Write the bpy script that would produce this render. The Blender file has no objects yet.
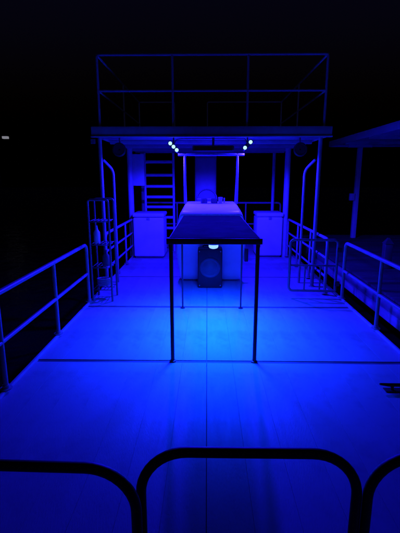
import bpy, bmesh, math, random
from mathutils import Vector, Matrix
random.seed(4)
R = math.radians
sc = bpy.context.scene
COL = sc.collection

# ------------------------------------------------------------------ camera
cam = bpy.data.cameras.new("camera")
cam_o = bpy.data.objects.new("camera", cam)
COL.objects.link(cam_o)
cam_o.location = (0, 0, 1.55)
cam_o.rotation_euler = (R(90 - 12.4), 0, R(1.0))
cam.sensor_fit = 'VERTICAL'
cam.sensor_height = 24.0
cam.lens = 24.0 * 402 / 533
cam.clip_start = 0.05
cam.clip_end = 6000
sc.camera = cam_o

# ------------------------------------------------------------------ night sky
w = bpy.data.worlds.new("World")
sc.world = w
w.use_nodes = True
nt = w.node_tree
nt.nodes.clear()
sky = nt.nodes.new('ShaderNodeTexSky')
sky.sky_type = 'NISHITA'
sky.sun_disc = False
sky.sun_elevation = R(-4)
sky.sun_rotation = R(180)
mul = nt.nodes.new('ShaderNodeMix')
mul.data_type = 'RGBA'
mul.blend_type = 'MULTIPLY'
mul.inputs[0].default_value = 1.0
mul.inputs[7].default_value = (0.25, 0.25, 1.0, 1)
bg = nt.nodes.new('ShaderNodeBackground')
bg.inputs['Strength'].default_value = 0.3
out = nt.nodes.new('ShaderNodeOutputWorld')
nt.links.new(sky.outputs[0], mul.inputs[6])
nt.links.new(mul.outputs[2], bg.inputs['Color'])
nt.links.new(bg.outputs[0], out.inputs['Surface'])

sc.view_settings.view_transform = 'Standard'
sc.view_settings.look = 'None'
sc.view_settings.exposure = 0.0
sc.view_settings.gamma = 1.0
sc.render.engine = 'CYCLES'
sc.cycles.use_denoising = True
sc.cycles.max_bounces = 8
sc.cycles.sample_clamp_indirect = 4.0

# lamp settings, used by the lamp builders below
CANOPY_POWER = 480.0
CANOPY_COLOR = (0.0085, 0.0040, 1.0)
FLOOD_POWER = 370.0
POOL_FILL_POWER = 118.0
POOL_FILL_COLOR = (0.0, 0.040, 1.0)
FLOOD_COLOR = (0.002, 0.010, 1.0)

# ------------------------------------------------------------------ materials
def mat(name, col, rough=0.5, metal=0.0, var=0.15, scale=8.0, bump=0.1, bscale=60.0,
        rvar=0.12, stretch=None, emit=None, estr=1.0, dirt=0.0, ior=1.45):
    m = bpy.data.materials.new(name)
    m.use_nodes = True
    t = m.node_tree
    b = t.nodes['Principled BSDF']
    b.inputs['IOR'].default_value = ior
    if emit:
        b.inputs['Base Color'].default_value = (*col, 1)
        b.inputs['Emission Color'].default_value = (*emit, 1)
        b.inputs['Emission Strength'].default_value = estr
        b.inputs['Roughness'].default_value = rough
        return m
    tc = t.nodes.new('ShaderNodeTexCoord')
    mp = t.nodes.new('ShaderNodeMapping')
    if stretch:
        mp.inputs['Scale'].default_value = stretch
    geo = t.nodes.new('ShaderNodeObjectInfo')
    t.links.new(tc.outputs['Object'], mp.inputs['Vector'])
    n = t.nodes.new('ShaderNodeTexNoise')
    n.noise_dimensions = '4D'
    n.inputs['Scale'].default_value = scale
    n.inputs['Detail'].default_value = 6
    t.links.new(mp.outputs[0], n.inputs['Vector'])
    mw = t.nodes.new('ShaderNodeMath'); mw.operation = 'MULTIPLY'; mw.inputs[1].default_value = 37
    t.links.new(geo.outputs['Random'], mw.inputs[0])
    t.links.new(mw.outputs[0], n.inputs['W'])
    cr = t.nodes.new('ShaderNodeMapRange')
    cr.inputs[1].default_value = 0.3; cr.inputs[2].default_value = 0.7
    cr.inputs[3].default_value = 1 - var; cr.inputs[4].default_value = 1 + var
    t.links.new(n.outputs['Fac'], cr.inputs[0])
    last = cr.outputs[0]
    # every piece a touch different
    ov = t.nodes.new('ShaderNodeMapRange')
    ov.inputs[3].default_value = 1 - var * 0.7; ov.inputs[4].default_value = 1 + var * 0.7
    t.links.new(geo.outputs['Random'], ov.inputs[0])
    mm = t.nodes.new('ShaderNodeMath'); mm.operation = 'MULTIPLY'
    t.links.new(last, mm.inputs[0]); t.links.new(ov.outputs[0], mm.inputs[1])
    last = mm.outputs[0]
    if dirt:
        n2 = t.nodes.new('ShaderNodeTexNoise')
        n2.inputs['Scale'].default_value = 2.3
        n2.inputs['Detail'].default_value = 9
        n2.inputs['Roughness'].default_value = 0.68
        t.links.new(tc.outputs['Object'], n2.inputs['Vector'])
        d = t.nodes.new('ShaderNodeMapRange')
        d.inputs[1].default_value = 0.50; d.inputs[2].default_value = 0.72
        d.inputs[3].default_value = 1.0; d.inputs[4].default_value = 1 - dirt
        t.links.new(n2.outputs['Fac'], d.inputs[0])
        m2 = t.nodes.new('ShaderNodeMath'); m2.operation = 'MULTIPLY'
        t.links.new(last, m2.inputs[0]); t.links.new(d.outputs[0], m2.inputs[1])
        last = m2.outputs[0]
    vm = t.nodes.new('ShaderNodeVectorMath'); vm.operation = 'SCALE'
    vm.inputs[0].default_value = col
    t.links.new(last, vm.inputs['Scale'])
    t.links.new(vm.outputs[0], b.inputs['Base Color'])
    rr = t.nodes.new('ShaderNodeMapRange')
    rr.inputs[3].default_value = max(0.03, rough - rvar); rr.inputs[4].default_value = min(1, rough + rvar)
    t.links.new(n.outputs['Fac'], rr.inputs[0])
    t.links.new(rr.outputs[0], b.inputs['Roughness'])
    b.inputs['Metallic'].default_value = metal
    if bump:
        nb = t.nodes.new('ShaderNodeTexNoise')
        nb.inputs['Scale'].default_value = bscale
        nb.inputs['Detail'].default_value = 4
        t.links.new(mp.outputs[0], nb.inputs['Vector'])
        bp = t.nodes.new('ShaderNodeBump')
        bp.inputs['Strength'].default_value = bump
        bp.inputs['Distance'].default_value = 0.004
        t.links.new(nb.outputs['Fac'], bp.inputs['Height'])
        t.links.new(bp.outputs[0], b.inputs['Normal'])
    return m

M = {}
M['plank'] = mat('deck_plank', (0.42, 0.43, 0.44), 0.52, var=0.04, scale=5, rvar=0.2, bump=0.6, bscale=70, stretch=(6, 0.5, 1), dirt=0.38)
M['strip'] = mat('joint_strip', (0.09, 0.09, 0.1), 0.6, var=0.3)
M['frame'] = mat('under_frame', (0.03, 0.03, 0.035), 0.7)
M['alu'] = mat('rail_paint', (0.27, 0.27, 0.28), 0.42, var=0.12, bump=0.12, dirt=0.25)
M['alu2'] = mat('post_paint', (0.45, 0.45, 0.46), 0.4, var=0.1, bump=0.1, dirt=0.15)
M['legs'] = mat('leg_paint', (0.10, 0.10, 0.11), 0.5, var=0.25)
M['tube'] = mat('dull_tube', (0.13, 0.13, 0.135), 0.45, var=0.2, dirt=0.3)
M['black'] = mat('black_paint', (0.008, 0.008, 0.009), 0.5, var=0.3, bump=0.12)
M['gel'] = mat('white_gelcoat', (0.78, 0.79, 0.8), 0.4, var=0.05, bump=0.08, bscale=25, dirt=0.14)
M['roof'] = mat('roof_sheet', (0.32, 0.32, 0.33), 0.5, var=0.1, bump=0.15, dirt=0.3)
M['fascia'] = mat('grey_fascia', (0.6, 0.6, 0.62), 0.5, var=0.12, dirt=0.3)
M['dark'] = mat('dark_plastic', (0.02, 0.02, 0.022), 0.45, var=0.25)
M['mat'] = mat('dark_table_mat', (0.004, 0.004, 0.0045), 0.88, var=0.3, bump=0.3, bscale=120)
M['grey'] = mat('grey_plastic', (0.10, 0.10, 0.11), 0.5, var=0.15)
M['wood'] = mat('weathered_wood', (0.10, 0.09, 0.08), 0.8, var=0.35, stretch=(1, 8, 1), scale=4, bump=0.5)
M['woodface'] = mat('dock_fascia', (0.55, 0.55, 0.54), 0.7, var=0.3, stretch=(1, .6, 3), scale=4, bump=0.5, dirt=0.4)
M['soil'] = mat('dark_bank', (0.03, 0.03, 0.02), 0.9, var=0.4, scale=0.5)
M['rope'] = mat('rope', (0.4, 0.4, 0.38), 0.8, bump=0.6, bscale=200)
for k in ('mat',):
    M[k].node_tree.nodes['Principled BSDF'].inputs['Specular IOR Level'].default_value = 0.04
M['glass'] = mat('mirror_glass', (0.05, 0.05, 0.06), 0.08, metal=0.9, bump=0)
M['led'] = mat('led_lens', (0.02, 0.02, 0.02), 0.3, emit=(0.36, 0.72, 1.0), estr=1.7)
M['ledw'] = mat('flood_lens', (0.02, 0.02, 0.02), 0.3, emit=(0.33, 0.66, 1.0), estr=1.15)
M['far'] = mat('far_lens', (0.5, 0.5, 0.5), 0.5, emit=(0.20, 0.20, 0.23), estr=1.0)

wm = bpy.data.materials.new('night_water'); wm.use_nodes = True
t = wm.node_tree; b = t.nodes['Principled BSDF']
b.inputs['Base Color'].default_value = (0.002, 0.004, 0.008, 1)
b.inputs['Roughness'].default_value = 0.09
b.inputs['IOR'].default_value = 1.33
tc = t.nodes.new('ShaderNodeTexCoord')
n1 = t.nodes.new('ShaderNodeTexNoise'); n1.inputs['Scale'].default_value = 2.2; n1.inputs['Detail'].default_value = 6
t.links.new(tc.outputs['Object'], n1.inputs['Vector'])
bp = t.nodes.new('ShaderNodeBump'); bp.inputs['Strength'].default_value = 0.6; bp.inputs['Distance'].default_value = 0.08
t.links.new(n1.outputs['Fac'], bp.inputs['Height']); t.links.new(bp.outputs[0], b.inputs['Normal'])
M['water'] = wm

# ------------------------------------------------------------------ mesh helpers
def link(name, bm, m, parent=None, loc=None, rot=None, smooth=False, mesh=None):
    if mesh is None:
        me = bpy.data.meshes.new(name)
        bmesh.ops.recalc_face_normals(bm, faces=bm.faces)
        bm.to_mesh(me); bm.free()
        if m: me.materials.append(M[m])
        if smooth:
            for p in me.polygons: p.use_smooth = True
    else:
        me = mesh
    o = bpy.data.objects.new(name, me)
    COL.objects.link(o)
    if parent: o.parent = parent
    if loc: o.location = loc
    if rot: o.rotation_euler = rot
    return o

def box_bm(x0, x1, y0, y1, z0, z1, bev=0.0, seg=2, bm=None):
    own = bmesh.new()
    r = bmesh.ops.create_cube(own, size=1)
    for v in own.verts:
        v.co = Vector(((x0 + x1) / 2 + v.co.x * (x1 - x0), (y0 + y1) / 2 + v.co.y * (y1 - y0), (z0 + z1) / 2 + v.co.z * (z1 - z0)))
    if bev:
        bmesh.ops.bevel(own, geom=own.edges[:] , offset=bev, segments=seg, profile=0.5, affect='EDGES')
    if bm is None: return own
    me = bpy.data.meshes.new('tmp'); own.to_mesh(me); own.free(); bm.from_mesh(me); bpy.data.meshes.remove(me)
    return bm

def fillet(pts, rad, n=6):
    pts = [Vector(p) for p in pts]
    if rad <= 0 or len(pts) < 3: return pts
    o = [pts[0]]
    for i in range(1, len(pts) - 1):
        a, c, d = pts[i - 1], pts[i], pts[i + 1]
        u = (a - c); v = (d - c)
        r = min(rad, u.length * 0.49, v.length * 0.49)
        ang = u.angle(v)
        k = r
        p0 = c + u.normalized() * k; p1 = c + v.normalized() * k
        for j in range(n + 1):
            s = j / n
            # circular-ish arc (rational quadratic)
            wgt = math.sin(ang / 2)
            den = (1 - s) ** 2 + 2 * s * (1 - s) * wgt + s * s
            o.append(((1 - s) ** 2 * p0 + 2 * s * (1 - s) * wgt * c + s * s * p1) / den)
    o.append(pts[-1])
    return o

def tube_bm(pts, r, seg=12, rad=0.0, bm=None, cap=True, closed=False, n=6):
    pts = fillet(pts, rad, n)
    if bm is None: bm = bmesh.new()
    N = len(pts)
    rings = []
    up = None
    for i, p in enumerate(pts):
        if closed:
            d = (pts[(i + 1) % N] - pts[i - 1]).normalized()
        elif i == 0: d = (pts[1] - pts[0]).normalized()
        elif i == N - 1: d = (pts[-1] - pts[-2]).normalized()
        else: d = ((pts[i + 1] - p).normalized() + (p - pts[i - 1]).normalized()).normalized()
        if up is None:
            up = d.orthogonal().normalized()
        up = (up - d * up.dot(d)).normalized()
        s = d.cross(up)
        rr = r[i] if isinstance(r, (list, tuple)) else r
        rings.append([bm.verts.new(p + (up * math.cos(a) + s * math.sin(a)) * rr) for a in [2 * math.pi * k / seg for k in range(seg)]])
    M_ = N if closed else N - 1
    for i in range(M_):
        a, b_ = rings[i], rings[(i + 1) % N]
        for k in range(seg):
            bm.faces.new((a[k], a[(k + 1) % seg], b_[(k + 1) % seg], b_[k]))
    if cap and not closed:
        bm.faces.new(rings[0]); bm.faces.new(rings[-1])
    return bm

def lathe_bm(prof, seg=24, axis='Z', origin=(0, 0, 0), bm=None):
    if bm is None: bm = bmesh.new()
    rings = []
    for (r, h) in prof:
        ring = []
        for k in range(seg):
            a = 2 * math.pi * k / seg
            c, s = math.cos(a) * max(r, 1e-4), math.sin(a) * max(r, 1e-4)
            v = {'Z': (c, s, h), 'Y': (c, h, s), 'X': (h, c, s)}[axis]
            ring.append(bm.verts.new(Vector(v) + Vector(origin)))
        rings.append(ring)
    for i in range(len(rings) - 1):
        for k in range(seg):
            bm.faces.new((rings[i][k], rings[i][(k + 1) % seg], rings[i + 1][(k + 1) % seg], rings[i + 1][k]))
    bm.faces.new(rings[0]); bm.faces.new(rings[-1])
    return bm

def autosmooth(o, ang=40):
    me = o.data
    for p in me.polygons: p.use_smooth = True
    bm = bmesh.new(); bm.from_mesh(me)
    for e in bm.edges:
        if len(e.link_faces) == 2 and e.calc_face_angle(0) > R(ang): e.smooth = False
    bm.to_mesh(me); bm.free()
    return o

def tube(name, pts, r, m, parent, rad=0.0, seg=12, **k):
    return autosmooth(link(name, tube_bm(pts, r, seg, rad, **k), m, parent))

def box(name, a, m, parent=None, bev=0.0, seg=2):
    return autosmooth(link(name, box_bm(*a, bev=bev, seg=seg), m, parent), 35)

def thing(name, label, cat, loc=(0, 0, 0), group=None):
    o = bpy.data.objects.new(name, None)
    COL.objects.link(o)
    o.location = loc; o.empty_display_size = 0.1
    o['label'] = label; o['category'] = cat
    if group: o['group'] = group
    return o

def tag(o, label, cat, group=None):
    o['label'] = label; o['category'] = cat
    if group: o['group'] = group
    return o

def copy_tree(src, loc, label):
    r = src.copy(); COL.objects.link(r); r.location = loc; r['label'] = label
    for ch in list(src.children):
        c = ch.copy(); COL.objects.link(c); c.parent = r
        for g in ch.children:
            d = g.copy(); COL.objects.link(d); d.parent = c
    return r

# ------------------------------------------------------------------ water, far bank
bm = bmesh.new()
bmesh.ops.create_grid(bm, x_segments=8, y_segments=8, size=2500)
o = link('water', bm, 'water', loc=(0, 0, -0.62)); o['kind'] = 'structure'

bm = bmesh.new()
rows = []
for i in range(60):
    x = -70 + i * 1.6
    y0 = 31 + 2.0 * math.sin(i * 0.23) + random.uniform(-.3, .3)
    prof = [(0, -0.8), (0.6, -0.35), (2.2, -0.1 + random.uniform(-.05, .1)), (6, 0.15), (14, 0.3), (30, 0.2), (34, -0.9)]
    rows.append([bm.verts.new((x, y0 + a, h)) for a, h in prof])
for i in range(59):
    for k in range(len(rows[0]) - 1):
        bm.faces.new((rows[i][k], rows[i + 1][k], rows[i + 1][k + 1], rows[i][k + 1]))
o = link('shore', bm, 'soil', smooth=True); o['kind'] = 'structure'

# ------------------------------------------------------------------ boat deck
DX0, DX1 = -1.50, 1.77
YA, YB = -0.6, 9.75
base = link('deck', box_bm(DX0 + .01, DX1 - .01, YA, YB, -0.14, -0.035), 'frame')
base['kind'] = 'structure'
secs = [(YA, 3.195), (3.245, 4.70), (4.765, 6.25), (6.29, 7.8), (7.84, YB)]
# seven boards left of the middle seam, eight right of it
halves = [(DX0 + .03, .0, 7), (.004, DX1 - .03, 8)]
for y0, y1 in secs:
    L = y1 - y0
    for hx0, hx1, n_ in halves:
        pw = (hx1 - hx0) / n_
        first = None
        for i in range(n_):
            if first is None:
                first = o = link('plank', box_bm(-pw / 2 + .0004, pw / 2 - .0004, -L / 2, L / 2, -0.032, 0, bev=0.0006, seg=1), 'plank', base)
            else:
                o = link('plank', None, None, base, mesh=first.data)
            o.location = (hx0 + pw * (i + .5), (y0 + y1) / 2, random.uniform(-.0006, .0))
            o.rotation_euler = (0, R(random.uniform(-.05, .05)), 0)
for (y0, y1) in [(3.197, 3.243), (4.702, 4.763), (6.252, 6.288), (7.802, 7.838)]:
    box('joint_strip', (DX0 + .032, DX1 - .032, y0, y1, -0.034, -0.006), 'strip', base)
for sx, x0, x1 in ((-1, DX0, DX0 + .028), (1, DX1 - .028, DX1)):
    box('edge_trim', (x0, x1, YA, YB, -0.16, 0.022), 'alu2', base, bev=.006)
for x in (-1.0, 1.27):
    bm = lathe_bm([(0.01, -0.9), (0.2, -0.75), (0.33, -0.3), (0.36, 0.0), (0.36, 9.6), (0.34, 9.75)], 28, 'Y', (x, 0, -0.50))
    autosmooth(link('pontoon', bm, 'alu2', base))

# ------------------------------------------------------------------ railings
RR = 0.021
flange_me = None
def flange(parent, x, y, z=0.0):
    global flange_me
    if flange_me is None:
        o = autosmooth(link('foot_flange', lathe_bm([(0.045, 0.0), (0.045, 0.006), (0.026, 0.009), (0.026, 0.03)], 20), 'alu', parent, loc=(x, y, z)))
        flange_me = o.data
    else:
        link('foot_flange', None, None, parent, loc=(x, y, z), mesh=flange_me)

def front_rail(x, yend, label):
    t = thing('side_railing', label, 'railing')
    # hand rail with its rounded end that runs down to the deck
    tube('hand_rail', [(x, -0.3, .75), (x, yend, .75), (x, yend, 0.02)], RR, 'alu', t, rad=.07)
    tube('middle_rail', [(x, -0.3, .385), (x, yend - .02, .385)], RR * .85, 'alu', t)
    y = yend - 1.08
    while y > -0.3:
        tube('post', [(x, y, .735), (x, y, 0.02)], RR * .9, 'alu', t)
        flange(t, x, y, 0.022)
        y -= 1.08
    flange(t, x, yend, 0.022)
    return t
front_rail(-1.487, 4.86, 'long pale tube railing along the left edge of the forward deck')
front_rail(1.757, 5.06, 'long pale tube railing along the right edge of the forward deck beside the dock')

def aft_rail(x, y0, y1, label):
    t = thing('side_railing', label, 'railing')
    tube('hand_rail', [(x, y0, 0.02), (x, y0, .76), (x, y1, .76), (x, y1, 0.02)], RR, 'alu', t, rad=.07)
    tube('middle_rail', [(x, y0, .5), (x, y1, .5)], RR * .8, 'alu', t)
    tube('middle_rail', [(x, y0, .25), (x, y1, .25)], RR * .8, 'alu', t)
    n = 2
    for k in range(1, n + 1):
        y = y0 + (y1 - y0) * k / (n + 1)
        tube('post', [(x, y, .745), (x, y, 0.02)], RR * .85, 'alu', t); flange(t, x, y, .022)
    flange(t, x, y0, .022); flange(t, x, y1, .022)
aft_rail(-1.47, 5.75, 7.9, 'short pale railing under the canopy, left of the ladder, behind the narrow rack')
aft_rail(1.60, 5.3, 7.95, 'short pale railing under the canopy on the right, behind the swung gate')

# gate swung inward on the right
g = thing('deck_gate', 'small pale tube gate standing open across the right side of the deck', 'gate', (1.71, 5.12, 0))
tube('gate_frame', [(-.03, 0, .10), (-.03, 0, .775), (-.63, .03, .775), (-.63, .03, .10), (-.04, 0, .10)], .017, 'tube', g, rad=.05)
tube('gate_bar', [(-.03, 0, .44), (-.63, .03, .44)], .012, 'tube', g)
for fx in (-.23, -.43):
    tube('gate_bar', [(fx, .01 - fx * .02, .12), (fx, .01 - fx * .02, .435)], .010, 'tube', g)
for z in (.2, .65):
    box('hinge', (-.04, .02, -.02, .02, z - .03, z + .03), 'dark', g, bev=.004)

# rear railing
t = thing('stern_railing', 'low pale railing across the stern behind console and lockers', 'railing')
tube('hand_rail', [(-1.46, 9.45, .03), (-1.46, 9.45, .99), (1.7, 9.45, .99), (1.7, 9.45, .03)], RR, 'alu', t, rad=.06)
tube('middle_rail', [(-1.46, 9.45, .5), (1.7, 9.45, .5)], RR * .8, 'alu', t)
for x in (-.7, .1, .9):
    tube('post', [(x, 9.45, .98), (x, 9.45, .02)], RR * .85, 'alu', t)

# foreground hoops
t = thing('bow_railing', 'black tubular railing of rounded hoops in the foreground', 'railing')
def hoop(x0, y0, x1, y1, z):
    o = tube('hoop', [(x0, y0, .012), (x0, y0, z), (x1, y1, z), (x1, y1, .012)], .0165, 'black', t, rad=.15, seg=16, n=10)
    for (x, y) in ((x0, y0), (x1, y1)):
        autosmooth(link('foot_plate', lathe_bm([(0.04, 0.0), (0.04, 0.008), (0.02, 0.012)], 18), 'black', t, loc=(x, y, 0)))
hoop(-.888, 1.05, -.212, 1.035, .705)
hoop(-.208, 1.10, .478, 1.10, .715)
hoop(.513, 1.10, 1.19, 1.10, .710)

# ------------------------------------------------------------------ canopy with upper deck
cn = thing('canopy', 'flat boat canopy roof on slim pale posts over console and lockers', 'canopy')
X0, X1, Y0, Y1 = -1.56, 1.66, 5.65, 9.15
box('roof', (X0 + .03, X1 - .03, Y0 + .03, Y1 - .03, 2.125, 2.205), 'roof', cn, bev=.004)
box('front_fascia', (X0, X1, Y0 - .02, Y0 + .028, 2.105, 2.225), 'roof', cn, bev=.006)
box('side_fascia', (X0, X0 + .028, Y0 + .03, Y1 - .03, 2.105, 2.225), 'roof', cn, bev=.006)
box('side_fascia', (X1 - .028, X1, Y0 + .03, Y1 - .03, 2.105, 2.225), 'roof', cn, bev=.006)
box('rear_fascia', (X0, X1, Y1 - .028, Y1, 2.105, 2.225), 'roof', cn, bev=.006)
box('edge_lip', (X0 - .005, X1 + .005, Y0 - .04, Y0 + .01, 2.085, 2.103), 'alu2', cn, bev=.004)
for y in (6.5, 7.35, 8.2, 8.75):
    box('cross_beam', (X0 + .05, X1 - .05, y - .025, y + .025, 2.065, 2.123), 'roof', cn, bev=.005)
for x, y in ((-1.472, 5.72), (1.535, 5.72)):
    tube('post', [(x, y, 0), (x, y, 2.104)], .027, 'alu', cn); flange(cn, x, y)
for x, y in ((-1.43, 8.02), (1.62, 8.02)):
    tube('thick_post', [(x - (.07 if x > 0 else .07), y, 0), (x - .07, y, 2.12)], .055, 'alu2', cn, seg=20)
for x, y in ((-1.44, 9.1), (1.46, 9.1)):
    tube('post', [(x, y, 0), (x, y, 2.104)], .035, 'alu2', cn)
for s, x in ((-1, -1.35), (1, 1.39)):
    tube('grab_pole', [(x, 5.92, 0), (x, 5.92, 1.66), (x + s * .10, 5.76, 1.80)], .018, 'alu', cn, rad=.08)
# small bracket at the roof's front left corner
box('corner_bracket', (-1.56, -1.50, 5.58, 5.60, 2.00, 2.06), 'grey', cn, bev=.004)

# upper railing on the roof
ur = thing('upper_railing', 'tall thin railing round the flat roof of the canopy', 'railing')
uz, um, ub = 3.12, 2.68, 2.226
tube('front_rail', [(-1.45, 5.69, ub), (-1.45, 5.69, uz), (1.56, 5.69, uz), (1.56, 5.69, ub)], .017, 'alu', ur, rad=.03)
tube('front_rail', [(-1.45, 5.69, um), (1.56, 5.69, um)], .016, 'alu', ur)
for x in (-.46, .53):
    tube('post', [(x, 5.69, ub), (x, 5.69, uz)], .016, 'alu', ur)
for x in (-1.45, 1.56):  # paler colour brightens the side rails in place of light falling on them
    tube('side_rail', [(x, 5.70, uz), (x, 9.05, uz), (x, 9.05, ub)], .014, 'gel', ur, rad=.03)
    tube('side_rail', [(x, 5.70, um), (x, 9.05, um)], .013, 'gel', ur)
    tube('post', [(x, 7.4, ub), (x, 7.4, uz)], .014, 'gel', ur)
tube('rear_rail', [(-1.45, 9.05, uz - .002), (-.70, 9.05, uz - .002), (-.70, 9.05, ub)], .013, 'gel', ur, rad=.03)
tube('rear_rail', [(0.0, 9.05, ub), (0.0, 9.05, uz - .002), (1.56, 9.05, uz - .002)], .013, 'gel', ur, rad=.03)

# ladder
ld = thing('ladder', 'pale ladder standing behind the left locker, reaching up to the roof', 'ladder', (-1.005, 8.62, 0))
for x in (-.30, .30):
    tube('stile', [(x, 0, .0), (x, 0, 2.06)], .026, 'alu2', ld)
for z in (.27, .50, .73, .95, 1.16, 1.38, 1.61, 1.88):
    tube('rung', [(-.28, 0, z), (.28, 0, z)], .031, 'alu2', ld)

# lockers
def locker(name, x0, x1, y0, label):
    w_ = x1 - x0
    t = thing(name, label, 'locker', ((x0 + x1) / 2, y0 + .3, 0), 'white lockers at the back of the deck')
    box('body', (-w_ / 2 + .01, w_ / 2 - .01, -.29, .3, .03, .80), 'gel', t, bev=.035, seg=4)
    box('plinth', (-w_ / 2 + .04, w_ / 2 - .04, -.26, .28, .0, .034), 'grey', t)
    box('lid', (-w_ / 2, w_ / 2, -.30, .31, .81, .885), 'gel', t, bev=.028, seg=4)
    for hx in (-w_ * .3, w_ * .3):
        box('hinge', (hx - .03, hx + .03, .29, .318, .78, .83), 'alu', t, bev=.003)
    box('latch', (-.03, .03, -.305, -.287, .755, .80), 'alu', t, bev=.003)
    return t
locker('storage_locker', -1.45, -.83, 7.78, 'white storage locker in front of the ladder, left of the console')
locker('storage_locker', .97, 1.50, 7.90, 'white storage locker against the right canopy post')

# narrow white board between left posts
tag(box('white_board', (-1.50, -1.27, 8.30, 8.33, 1.40, 2.02), 'gel', bev=.006), 'upright white board high between the left posts beside the ladder', 'board')

# tall white cabinet behind the helm
t = thing('tall_cabinet', 'tall narrow pale cabinet seen behind the console frame', 'cabinet', (-.035, 9.15, 0))
box('body', (-.235, .235, -.12, .14, .02, 2.06), 'alu2', t, bev=.03, seg=3)
box('door', (-.21, .21, -.135, -.121, .1, 1.98), 'alu2', t, bev=.005)
box('handle', (.15, .17, -.16, -.136, .95, 1.1), 'alu', t, bev=.003)

# ------------------------------------------------------------------ console
cs = thing('helm_console', 'rounded white helm console under the front of the canopy', 'console', (.055, 5.9, 0))
prof = [(.10, .02), (.02, .12), (-.02, .5), (-.10, .80), (-.42, .95), (-.50, 1.06), (-.44, 1.12), (-.05, 1.185), (.55, 1.19), (.62, 1.12), (.62, .02)]
bm = bmesh.new()
hw = lambda z: .50 - .12 * max(0, (z - .85)) / .34 if z > .5 else .46 + .04 * z / .5
L_ = [bm.verts.new((-hw(z), y, z)) for y, z in prof]
Rr = [bm.verts.new((hw(z), y, z)) for y, z in prof]
n = len(prof)
for i in range(n):
    bm.faces.new((L_[i], L_[(i + 1) % n], Rr[(i + 1) % n], Rr[i]))
bm.faces.new(L_); bm.faces.new(Rr[::-1])
bmesh.ops.recalc_face_normals(bm, faces=bm.faces)
bmesh.ops.bevel(bm, geom=bm.edges[:], offset=.035, segments=3, profile=.5, affect='EDGES')
autosmooth(link('body', bm, 'gel', cs), 30)
# side vent / handle
v = box('side_handle', (.505, .56, -.02, .02, .33, .53), 'dark', cs, bev=.012)
# windscreen frame
fz0, fz1 = 1.185, 1.875
tube('windscreen_frame', [(-.375, .02, fz0), (-.375, .02, fz1), (.375, .02, fz1), (.375, .02, fz0)], .018, 'alu', cs, rad=.03)
tube('frame_crossbar', [(-.47, .02, fz1 - .002), (-.37, .02, fz1 - .002)], .018, 'alu', cs)
tube('frame_crossbar', [(.37, .02, fz1 - .002), (.47, .02, fz1 - .002)], .018, 'alu', cs)
tube('frame_stay', [(-.375, .03, 1.7), (-.375, .34, 1.19)], .013, 'alu', cs)
tube('frame_stay', [(.375, .03, 1.7), (.375, .34, 1.19)], .013, 'alu', cs)
# steering wheel, throttle
sw = link('steering_wheel', tube_bm([(.16 * math.cos(a), .05 * math.sin(a), .15 * math.sin(a)) for a in [2 * math.pi * k / 28 for k in range(28)]], .013, 8, closed=True), 'dark', cs, smooth=True, loc=(-.06, .66, 1.22))
tube('wheel_spoke', [(-.15, 0, 0), (.15, 0, 0)], .009, 'alu', sw)
tube('wheel_spoke', [(0, 0, 0), (0, -.045, -.14)], .009, 'alu', sw)
for gx in (-.10, .05):
    g_ = autosmooth(link('gauge', lathe_bm([(.045, -.02), (.05, 0.0), (.05, .05), (.035, .06)], 20, 'Z', (gx, .10, 1.20)), 'grey', cs))
tube('throttle', [(.2, .2, 1.18), (.2, .17, 1.26)], .010, 'alu', cs)
cup = tag(autosmooth(link('cup', lathe_bm([(.026, 0), (.033, .085), (.03, .087), (.025, .01)], 20), 'gel', loc=(.195, 5.98, 1.191))), 'small white cup standing on top of the console, right of centre', 'cup')

# mirror under the roof
mi = thing('boat_mirror', 'wide dark mirror hanging on a short stem under the roof front', 'mirror', (.085, 6.0, 2.124))
tube('stem', [(0, 0, 0), (0, 0, -.12)], .018, 'dark', mi)
box('housing', (-.30, .30, -.025, .04, -.20, -.115), 'dark', mi, bev=.02, seg=3)
box('glass', (-.27, .27, -.032, -.0255, -.188, -.128), 'glass', mi)

# ------------------------------------------------------------------ table
tb = thing('narrow_table', 'long narrow table with dark top on thin black legs before the console', 'table', (.06, 3.22, 0.018))
box('table_top', (-.375, .375, -.02, 1.98, 1.035, 1.055), 'black', tb, bev=.006)
bm = box_bm(-.362, .362, -.01, 1.97, 1.0555, 1.063, bev=.003)
link('dark_mat', bm, 'mat', tb)
box('front_apron', (-.385, .385, -.035, -.0215, 1.012, 1.060), 'black', tb, bev=.004)
box('side_apron', (-.372, -.352, -.0, 1.96, .985, 1.034), 'black', tb)
box('side_apron', (.352, .372, -.0, 1.96, .985, 1.034), 'black', tb)
for x in (-.352, .352):
    for y in (0.0, 1.46):
        tube('leg', [(x, y, -.014), (x, y, 1.034)], .0165 if y < 1 else .010, 'black', tb)
        autosmooth(link('foot_pad', lathe_bm([(.028, 0), (.028, .01), (.018, .014)], 16), 'black', tb, loc=(x, y, -.018)))
tube('brace', [(-.352, 1.46, .62), (.352, 1.46, .62)], .008, 'black', tb) if False else None

# ------------------------------------------------------------------ speaker with round cover + flood lamp
sp = thing('party_speaker', 'dark upright box with a round pale cover standing against the console', 'speaker', (.045, 5.70, 0))
box('cabinet', (-.175, .175, -.1, .12, .0, .575), 'dark', sp, bev=.02, seg=3)
for q in range(4):
    sp_x = (-.15, .15)[q % 2]; sp_z = (.04, .535)[q // 2]
    autosmooth(link('corner_screw', lathe_bm([(.009, -.101), (.008, -.105), (.003, -.106)], 10, 'Y', (sp_x, 0, sp_z)), 'alu', sp))
cv = autosmooth(link('round_cover', lathe_bm([(.135, .0), (.145, -.012), (.13, -.02), (.11, -.012), (.06, -.03), (.01, -.036)], 32, 'Y', (0, -.101, .30)), 'grey', sp))
tube('carry_handle', [(-.1, 0.05, .57), (-.1, 0.05, .60), (.1, 0.05, .60), (.1, 0.05, .57)], .010, 'dark', sp, rad=.02)

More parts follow.
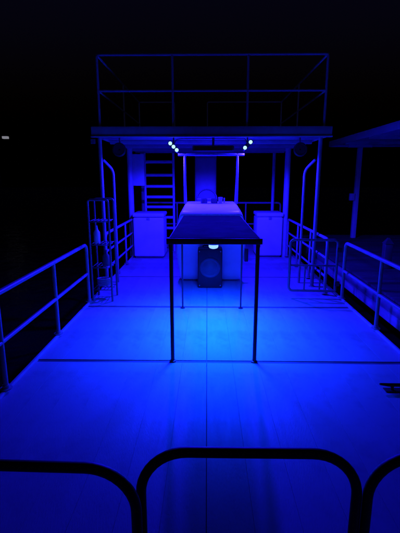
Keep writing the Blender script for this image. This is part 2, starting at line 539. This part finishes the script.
fl = thing('flood_lamp', 'small bright white lamp hanging under the table, lighting the deck below', 'lamp', (.068, 4.12, .862))
autosmooth(link('housing', lathe_bm([(.02, .10), (.055, .085), (.062, .03), (.062, .018)], 24), 'dark', fl))
autosmooth(link('lens', lathe_bm([(.050, .0175), (.049, -.008), (.040, -.020), (.02, -.027)], 24), 'ledw', fl))
tube('bracket', [(0, 0, .10), (0, 0, .148)], .012, 'dark', fl)
la = bpy.data.lights.new('flood_light', 'SPOT')
la.energy = FLOOD_POWER; la.color = FLOOD_COLOR; la.spot_size = R(168); la.spot_blend = .7; la.shadow_soft_size = .11
lo = bpy.data.objects.new('flood_light', la); COL.objects.link(lo); lo.parent = fl
lo.location = (0, 0, -.06); lo.rotation_euler = (Vector((0, -.10, -1))).to_track_quat('-Z', 'Y').to_euler()

# strip light added under the table to even the pool; dome hangs from it
box('added_strip_body', (-.05, .05, -.72, .62, .149, .185), 'dark', fl, bev=.006)
box('added_strip_lens', (-.04, .04, -.70, .60, .1385, .1485), 'ledw', fl, bev=.003)
la = bpy.data.lights.new('pool_fill_light', 'AREA')
la.shape = 'RECTANGLE'; la.size = .3; la.size_y = 1.3
la.energy = POOL_FILL_POWER; la.color = POOL_FILL_COLOR; la.spread = R(128)
lo = bpy.data.objects.new('pool_fill_light', la); COL.objects.link(lo); lo.parent = fl
lo.location = (0, -.08, .125)

# ------------------------------------------------------------------ canopy lamps
def lamp(x, y, z, sx, label):
    t = thing('led_lamp', label, 'lamp', (x, y, z), 'blue lamps under the canopy roof')
    tube('bracket', [(0, .03, 2.124 - z), (0, .03, 0)], .010, 'dark', t)
    tube('cable', [(0, .035, .02), (.03 * sx, .06, .10), (.09 * sx, .10, 2.112 - z), (.9 * sx, .14, 2.114 - z)], .005, 'dark', t, rad=.03, seg=6)
    # tilted bar of lenses
    bar = link('housing', box_bm(-.10, .10, 0, .05, -.03, .03, bev=.01), 'dark', t, rot=(R(0), R(45) * sx, 0))
    for k, dx in enumerate((-.065, .0, .065) if sx > 0 else (-.05, .06)):
        autosmooth(link('lens', lathe_bm([(.026, -.001), (.026, -.008), (.014, -.016)], 16, 'Y', (dx, 0, 0)), 'led', bar))
    l = bpy.data.lights.new('led_light', 'SPOT'); l.spot_size = R(176); l.spot_blend = .25
    l.energy = CANOPY_POWER; l.color = CANOPY_COLOR; l.shadow_soft_size = .05
    q = bpy.data.objects.new('led_light', l); COL.objects.link(q); q.parent = t
    q.location = (0, -.09, -.10)
    return t
lamp(-.485, 6.0, 1.99, 1, 'left of the two glowing blue lamp bars under the roof, nearer the ladder')
lamp(.575, 6.0, 2.01, -1, 'right of the two glowing blue lamp bars under the roof')

# round speakers under the roof corners
def canopy_speaker(x, label):
    t = thing('canopy_speaker', label, 'speaker', (x, 6.02, 1.95), 'round speakers under the roof corners')
    autosmooth(link('shell', lathe_bm([(.03, .12), (.075, .08), (.095, 0), (.10, -.02), (.08, -.03), (.075, -.012)], 26, 'Y'), 'dark', t))
    autosmooth(link('cone', lathe_bm([(.074, -.010), (.03, .0), (.012, -.012)], 22, 'Y'), 'dark', t))
    tube('bracket', [(0, .04, .08), (0, .04, .173)], .012, 'grey', t)
canopy_speaker(-1.27, 'round dark speaker hanging under the left front corner of the roof')
canopy_speaker(1.33, 'round dark speaker hanging under the right front corner of the roof')

# ------------------------------------------------------------------ narrow rack on the left
rk = thing('narrow_rack', 'narrow pale tube rack standing at the left edge, taller than the railing', 'rack', (-1.335, 5.08, 0))
for y in (-.14, .14):
    tube('side_frame', [(-.125, y, .0), (-.125, y, 1.29), (.125, y, 1.29), (.125, y, .0)], .013, 'tube', rk, rad=.03)
for z in (.16, .45, .74, 1.03):
    bmr = bmesh.new()
    for k in range(6):
        x = -.115 + .046 * k
        tube_bm([(x, -.14, z), (x, .14, z)], .005, 6, bm=bmr)
    for y in (-.14, 0, .14):
        tube_bm([(-.125, y, z - .008), (.125, y, z - .008)], .007, 6, bm=bmr)
    link('shelf', bmr, 'tube', rk, smooth=True)
# things on the rack
def bottle(x, y, z, m, r, h, label):
    o = autosmooth(link('bottle', lathe_bm([(r * .9, 0), (r, .01), (r, h * .62), (r * .38, h * .8), (r * .36, h)], 18), m, loc=(x, y, z)))
    tag(o, label, 'bottle', 'bottles on the narrow rack')
bottle(-1.39, 5.02, .746, 'gel', .04, .22, 'pale bottle on the shelf of the narrow rack level with the hand rail')
bottle(-1.29, 5.03, .456, 'grey', .045, .2, 'grey bottle on the middle shelf of the narrow rack')
def coil(x, y, z, r, label):
    pts = []
    for k in range(90):
        a = k * 2 * math.pi / 18
        pts.append((x + (r + .006 * math.sin(k * .7)) * math.cos(a), y + (r) * .9 * math.sin(a), z + k * .0011))
    tag(link('rope_coil', tube_bm(pts, .009, 6), 'rope', smooth=True), label, 'rope')
coil(-1.335, 5.08, .178, .09, 'coil of pale rope on the lowest shelf of the narrow rack')

# ------------------------------------------------------------------ cleat on the deck
ct = thing('mooring_cleat', 'dark mooring cleat on the deck near the right edge', 'cleat', (1.42, 2.76, .0))
box('base_plate', (-.09, .09, -.03, .03, .0, .008), 'black', ct, bev=.002)
tube('horns', [(-.13, 0, .052), (-.06, 0, .045), (.06, 0, .045), (.13, 0, .052)], [.008, .014, .014, .008], 'black', ct)
for x in (-.035, .035):
    tube('stem', [(x, 0, .006), (x, 0, .04)], .012, 'black', ct)

# ------------------------------------------------------------------ dock on the right
dk = link('dock', box_bm(2.46, 5.6, -.5, 11.3, -.30, -.045), 'frame'); dk['kind'] = 'structure'
dme = None
y = -.5; i = 0
while y < 11.28:
    if dme is None:
        o = link('dock_plank', box_bm(0, 3.12, 0, .142, 0, .035, bev=.003, seg=1), 'wood', dk); dme = o.data
    else:
        o = link('dock_plank', None, None, dk, mesh=dme)
    o.location = (2.47 + random.uniform(-.006, .006), y, -.043 + random.uniform(-.003, .002))
    y += .1475
for z0, z1 in ((-.325, -.19), (-.182, -.045)):
    box('fascia_board', (2.415, 2.458, -.5, 11.3, z0, z1), 'woodface', dk, bev=.004)
for yy, nm in ((4.9, 'nearer'), (8.6, 'farther')):
    tag(autosmooth(link('piling', lathe_bm([(.1, -2.5), (.1, .1), (.09, .12)], 18), 'wood', loc=(5.75, yy, 0))), nm + ' of the two dark pilings beyond the far side of the dock', 'piling', 'pilings beyond the dock')

ps = thing('dock_post', 'short post with a pointed cap standing on the dock behind the railing', 'post', (3.16, 7.0, -.008))
box('shaft', (-.065, .065, -.065, .065, 0, .44), 'wood', ps, bev=.008)
bm = bmesh.new(); bmesh.ops.create_cone(bm, cap_ends=True, segments=4, radius1=.105, radius2=.02, depth=.1)
bmesh.ops.rotate(bm, verts=bm.verts, cent=(0, 0, 0), matrix=Matrix.Rotation(R(45), 3, 'Z'))
link('cap', bm, 'wood', ps, loc=(0, 0, .492))

sh = thing('dock_shelter', 'flat roofed shelter on slim posts standing on the dock at right', 'shelter', (0, 0, 0))
box('roof', (3.20, 5.5, 3.6, 10.95, 2.38, 2.46), 'gel', sh, bev=.004)
box('roof_edge', (3.165, 3.197, 3.58, 10.97, 2.34, 2.48), 'gel', sh, bev=.004)
box('roof_edge', (3.20, 5.5, 10.953, 10.985, 2.34, 2.48), 'gel', sh, bev=.004)
for yy in (4.2, 5.6, 7.0, 8.4, 9.8):
    box('rafter', (3.22, 5.48, yy, yy + .045, 2.31, 2.379), 'woodface', sh)
for x, yy in ((3.9, 10.75), (5.35, 10.75), (5.35, 4.0), (3.9, 3.75)):
    box('post', (x - .055, x + .055, yy - .055, yy + .055, -.008, 2.31), 'gel', sh, bev=.006)
    box('post_head', (x - .3, x + .3, yy - .03, yy + .03, 2.312, 2.379), 'gel', sh)
t = thing('meter_box', 'small pale box fixed to the left post of the dock shelter', 'box', (3.79, 10.72, 1.07))
box('case', (-.07, .052, -.06, .05, -.09, .09), 'gel', t, bev=.01)
box('lid', (-.06, .042, -.068, -.061, -.08, .08), 'gel', t, bev=.003)

# ------------------------------------------------------------------ far lamp on the shore
sl = thing('street_lamp', 'faint pale lamp on a tall mast far away at the left edge', 'street lamp', (-16.5, 32.6, -.3))
tube('mast', [(0, 0, 0), (0, 0, 4.9), (.55, -.1, 5.05)], .05, 'frame', sl, rad=.3)
box('lamp_head', (.5, 1.0, -.25, .1, 5.03, 5.12), 'frame', sl, bev=.02)
box('lamp_glass', (.55, .97, -.22, .07, 4.85, 5.028), 'far', sl, bev=.02)
